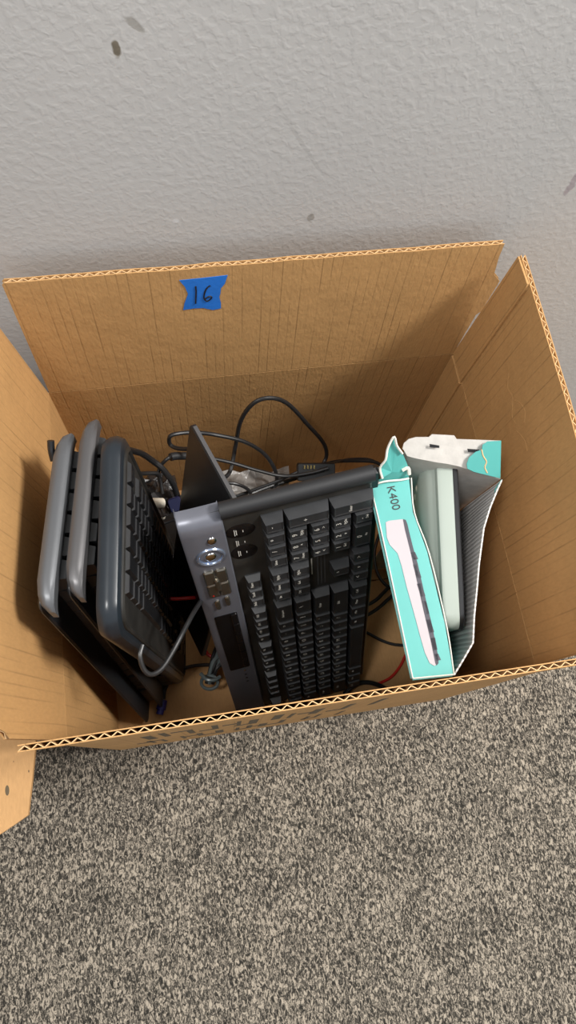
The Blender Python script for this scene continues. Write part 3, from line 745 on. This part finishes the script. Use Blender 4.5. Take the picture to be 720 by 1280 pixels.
# --- white keyboard inside it
o_ = at(553, 786, .383); far = at(543, 568, .40)
mk4 = frame(o_, (0.165, 0.10, -0.97), far - o_)
k4 = empty('white_keyboard', 'slim white-backed keyboard with black edge, standing inside the torn teal carton', 'keyboard', mk4)
Wk = (far - o_).length + 0.003
g = MB(); g.slab(0, 0.350, 0, Wk, 0.012, [(0.0, 0.004), (0.0015, 0.001), (0.004, 0), (0.0145, 0)], 6); g.build('back_shell', M['k_white'], k4, True)
g = MB(); g.slab(-0.0005, 0.3505, -0.0005, Wk + .0005, 0.013, [(0.0147, 0.0), (0.0178, 0.0), (0.019, 0.0018)], 6); g.build('front_shell', M['black'], k4, True)
g = MB(); g.slab(0.003, 0.25, 0.022, Wk - 0.001, 0.016, [(-0.0130, 0.022), (-0.0115, 0.013), (-0.006, 0.004), (0.003, 0.0)], 6); g.build('battery_bulge', M['k_white'], k4, True)
for x, y in ((0.030, Wk - 0.026), (0.046, Wk - 0.030)):
    g = MB(); g.dome((x, y, -0.0130), 0.003, 0.003, -0.0012); g.build('rubber_foot', M['white_plastic'], k4, True)
for i in range(6):
    g = MB(); g.slab(0.012, 0.026, 0.012 + i * 0.019, 0.028 + i * 0.019, 0.002, [(0.0188, 0), (0.0205, 0.0005)], 2); g.build('key', M['key'], k4)

# ------------------------------------------------------------------ cables and plugs
def cable(name, label, pts, r, m='cable', group=None, conn=None):
    g = MB(); g.tube(pts, r, 10, 8)
    o = g.build(name, M[m], None, True); tag(o, label, 'cable', group); return o
Y = aty
yb = 0.138
cable('cable', 'thick black cable making the tall loop against the back wall', [Y(265, 603, .085), Y(286, 592, .10), Y(294, 559, .125), Y(301, 526, yb), Y(317, 504, .145), Y(338, 497.5, .148), Y(360, 505, .147), Y(384, 530, .14), Y(405, 555, .13), Y(407, 574, .12), Y(392, 590, .105), Y(363, 600, .095), Y(326, 612, .085), Y(290, 630, .07), Y(262, 655, .05)], 0.0024)
cable('cable', 'black cable in the low wide loop crossing behind the thin slab', [Y(250, 560, .10), Y(226, 561, .11), Y(213, 556, .118), Y(213, 545, .122), Y(230, 541, .125), Y(250, 541, .125), Y(272, 544, .122), Y(305, 552, .118), Y(330, 567, .112), Y(344, 588, .10), Y(345, 605, .09), Y(332, 624, .075), Y(315, 640, .06)], 0.0022)
c3 = cable('cable', 'black cable with a swollen plug passing left of the thin slab', [Y(196, 596, .085), Y(201, 582, .095), Y(210, 573, .10), Y(218, 570, .105), Y(251, 571, .108), Y(288, 578, .102), Y(322, 588, .094), Y(355, 595, .088), Y(388, 591, .088), Y(410, 585, .09)], 0.0020)
g = MB(); g.tube([Y(213, 571.5, .1035), Y(220, 570, .1055), Y(234, 570, .107)], 0.0042, 12, 4); g.build('strain_relief', M['black_matte'], c3, True)
cable('cable', 'small curl of black cable lying on the grey plastic', [Y(255, 600, .09), Y(274, 603, .085), Y(295, 605, .082), Y(310, 612, .078), Y(313, 622, .072), Y(298, 632, .066), Y(280, 634, .064), Y(262, 640, .06)], 0.0019)
cable('cable', 'black cable running straight from the curl to the box connector', [Y(268, 628, .07), Y(290, 622, .074), Y(318, 612, .08), Y(345, 602, .086), Y(372, 590, .094)], 0.0017)
cable('cable', 'thick black cable leaving the rightmost upright keyboard at its top', [Y(146, 556, .08), Y(160, 562, .09), Y(177, 567, .098), Y(192, 577, .096), Y(203, 586, .09), Y(215, 602, .08), Y(222, 620, .07)], 0.0032)
cable('cable', 'thin black cable bent square above the silvery bag', [Y(160, 592, .07), Y(175, 592, .08), Y(196, 592, .084), Y(200, 600, .08), Y(203, 617, .068)], 0.0022)
cable('cable', 'thin black cable below the white round plugs', [Y(188, 661, .045), Y(200, 656, .05), Y(214, 651, .052), Y(228, 645, .055)], 0.0016)
cable('cable', 'pair of black cables at the top right behind the end bar', [Y(395, 584, .10), Y(420, 577, .112), Y(445, 576, .115), Y(470, 578, .112), Y(485, 590, .10)], 0.0022)
cable('cable', 'thin grey cable at the top right above the end bar', [Y(412, 580, .10), Y(435, 574, .118), Y(462, 574, .12), Y(478, 583, .11)], 0.0013, 'cable_grey')
# low cables left of the silver strip
zc_ = 0.12
cable('cable', 'dark grey cable bent in a J below the thick keyboard', [at(178, 806, .37), at(175, 820, .37), at(180, 837, .365), at(190, 843, .36), at(203, 835, .355), at(217, 813, .35), at(230, 788, .345), at(243, 764, .33), at(256, 745, .29), at(266, 736, .25)], 0.0021, 'cable_grey')
cable('cable', 'red cable crossing behind the silver strip', [at(200, 747, .17), at(218, 748.5, .17), at(236, 747.5, .17), at(252, 746, .165), at(268, 742, .16)], 0.0021, 'red')
c = cable('cable', 'black cable ending in a purple-blue round plug on the box floor', [at(204, 874, .012), at(207, 860, .012), at(216, 845, .012), at(229, 836, .012), at(245, 832, .013), at(262, 831, .014), at(280, 830, .014)], 0.0024)
g = MB(); g.cyl(at(204, 875, .012), at(201, 887, .0125), .0052, .0062); g.cyl(at(201, 887, .0125), at(199.5, 893, .0125), .0045); g.build('plug', M['purple_plug'], c, True)
# tied bundle
bun = empty('tied_cable_bundle', 'grey-green cable coil tied with a loop beside the silver strip', 'cable', Matrix.Translation(at(265, 848, .03)))
ib = bun.matrix_world.inverted(); rnd = random.Random(2)
for i in range(13):
    f = i / 12; g = MB()
    g.tube([at(258 + 8 * f, 852 + rnd.uniform(-2, 3), .022 + .012 * rnd.random()), at(262 + 9 * f, 840 - 4 * f, .036 + .010 * rnd.random()), at(266 + 17 * f, 822 + 6 * f, .048 - .006 * f), at(274 + 26 * f, 803 + 22 * f, .048 - .01 * f), at(290 + 26 * f, 786 + 40 * f, .04)], 0.0024, 8, 6)
    g.build('strand', M['cable_teal'] if i % 4 else M['cable'], bun, True, mat=ib)
g = MB(); cpt = []
for k in range(21):
    t = 2 * math.pi * k / 20; cpt.append(at(262 + 10.5 * math.cos(t), 853 + 8.5 * math.sin(t), .046 + .004 * math.sin(t)))
g.tube(cpt, 0.0021, 8, 1); g.tube([at(251, 842, .05), at(258, 849, .054), at(268, 850, .054), at(275, 846, .05)], 0.0024, 8, 6)
g.build('tie_loop', M['cable_teal'], bun, True, mat=ib)
cable('cable', 'short red cable end above the tied coil', [at(256, 812, .03), at(260, 818, .03), at(268, 822, .03)], 0.0022, 'red')
# cables between the main keyboard and the teal carton
cable('cable', 'black cable looping nearest the carton at mid height', [at(474, 668, .10), at(468, 690, .10), at(471, 714, .10), at(481, 730, .10), at(495, 738, .095)], 0.0020)
cable('cable', 'black cable curving forward from under the carton', [at(505, 735, .05), at(490, 745, .05), at(473, 760, .05), at(458, 769, .05), at(440, 774, .05)], 0.0024)
cable('cable', 'black cable close behind the forward-curving one', [at(500, 722, .06), at(485, 735, .06), at(470, 750, .06), at(456, 757, .06), at(440, 760, .06)], 0.0024)
cable('cable', 'thin black cable lying on bare box floor beside the carton', [at(440, 782, .009), at(459, 791, .008), at(478, 801, .008), at(495, 806, .008), at(515, 806, .008), at(530, 800, .008)], 0.0020)
cable('cable', 'red cable on the box floor at the front of the carton', [at(520, 800, .008), at(508, 817, .008), at(500, 833, .008), at(488, 847, .008), at(470, 856, .008)], 0.0018, 'red')
cable('cable', 'black cable at the front under the keyboard corner', [at(430, 868, .02), at(444, 856, .02), at(458, 853, .018), at(472, 856, .014), at(484, 862, .01)], 0.0030)

# grey plastic bag and dark one
def bag(name, label, px, m, seed, amp=0.004):
    rnd = random.Random(seed); A_, B_, C_, D_ = px; g = MB(); gr = []
    for i in range(9):
        row = []
        for j in range(9):
            s, t = i / 8, j / 8; p = lerp(lerp(A_, B_, s), lerp(D_, C_, s), t)
            row.append(p + Vector((rnd.uniform(-1, 1), rnd.uniform(-1, 1), rnd.uniform(-1, 1))) * amp)
        gr.append(row)
    g.sheet(gr, 0.0006); o = g.build(name, M[m], None, False); return tag(o, label, 'bag')
bag('plastic_bag', 'dusty grey plastic sheet under the cables at the back', [Y(276, 590, .112), Y(362, 586, .118), Y(366, 640, .05), Y(274, 650, .05)], 'foil', 3)
bag('plastic_bag', 'dark shiny crumpled bag behind the rightmost upright keyboard', [Y(158, 598, .10), Y(222, 596, .10), Y(222, 640, .055), Y(170, 640, .055)], 'foil_dark', 5, 0.006)
# white round plugs + blue one
for k, (p, q, lb) in enumerate((((178, 629), (203, 629), 'upper cream round plug beside the rightmost upright keyboard'), ((184, 645), (204, 642), 'lower cream round plug with dark ring marks'))):
    A_, B_ = Y(*p, .055), Y(*q, .058)
    e = empty('round_plug', lb, 'plug', Matrix.Translation(A_)); ie = e.matrix_world.inverted()
    g = MB(); g.cyl(A_, lerp(A_, B_, .55), .0048, .0055); g.cyl(lerp(A_, B_, .55), B_, .0055 + .001 * k); g.build('plug_body', M['white_plastic'], e, True, mat=ie)
    if k:
        for t in (.7, .82):
            g = MB(); c0 = lerp(A_, B_, t); g.cyl(c0, lerp(A_, B_, t + .03), .0067); g.build('grip_ring', M['cable_grey'], e, mat=ie)
A_ = Y(218, 630, .06)
e = empty('video_plug', 'blue video plug beside the cream round plugs', 'plug', frame(A_, (1, .2, .1), (0, 1, .5))); g = MB(); g.slab(-.006, .008, -.008, .007, .003, [(-.007, .001), (-.006, 0), (.005, 0), (.006, .001)], 4); g.build('shell', M['blue_plug'], e, True)
g = MB(); g.cyl((.0105, -.007, 0), (.014, -.007, 0), .002); g.cyl((.0105, .006, 0), (.014, .006, 0), .002); g.build('thumb_screw', M['cable_grey'], e, True)
# black box connector with gold pins
A_ = Y(386, 588, .094)
e = empty('box_connector', 'black boxy connector with gold pins behind the end bar', 'connector', frame(A_, (1, -.12, .0), (0.1, 1, .5)))
g = MB(); g.slab(-.013, .030, -.012, .008, .002, [(-.012, .0005), (-.011, 0), (.002, 0), (.003, .0008)], 3); g.build('shell', M['black'], e, True)
for i in range(4):
    g = MB(); g.box(-.006 + i * .0036, -.0045 + i * .0036, .002, .006, .003, .0048); g.build('pin', M['gold'], e)

e = empty('dark_filler_block', 'made-up black block added to darken the gap between the thick keyboard and thin slab', 'filler', frame((-0.118, 0.068, 0.005), (1, 0.15, 0), (0, 1, 0)))  # invented block, added so the gap beside the slab reads dark
g = MB(); g.slab(-.042, .042, -.062, .062, .008, [(0, .002), (.004, 0), (.040, 0), (.044, .003)], 4); g.build('casing', M['black_matte'], e, True)
g = MB(); g.tube([(0, .060, .022), (0.002, .072, .022), (0.010, .080, .016)], .003); g.build('strain_relief', M['cable'], e, True)  # cord stub invented along with the added block
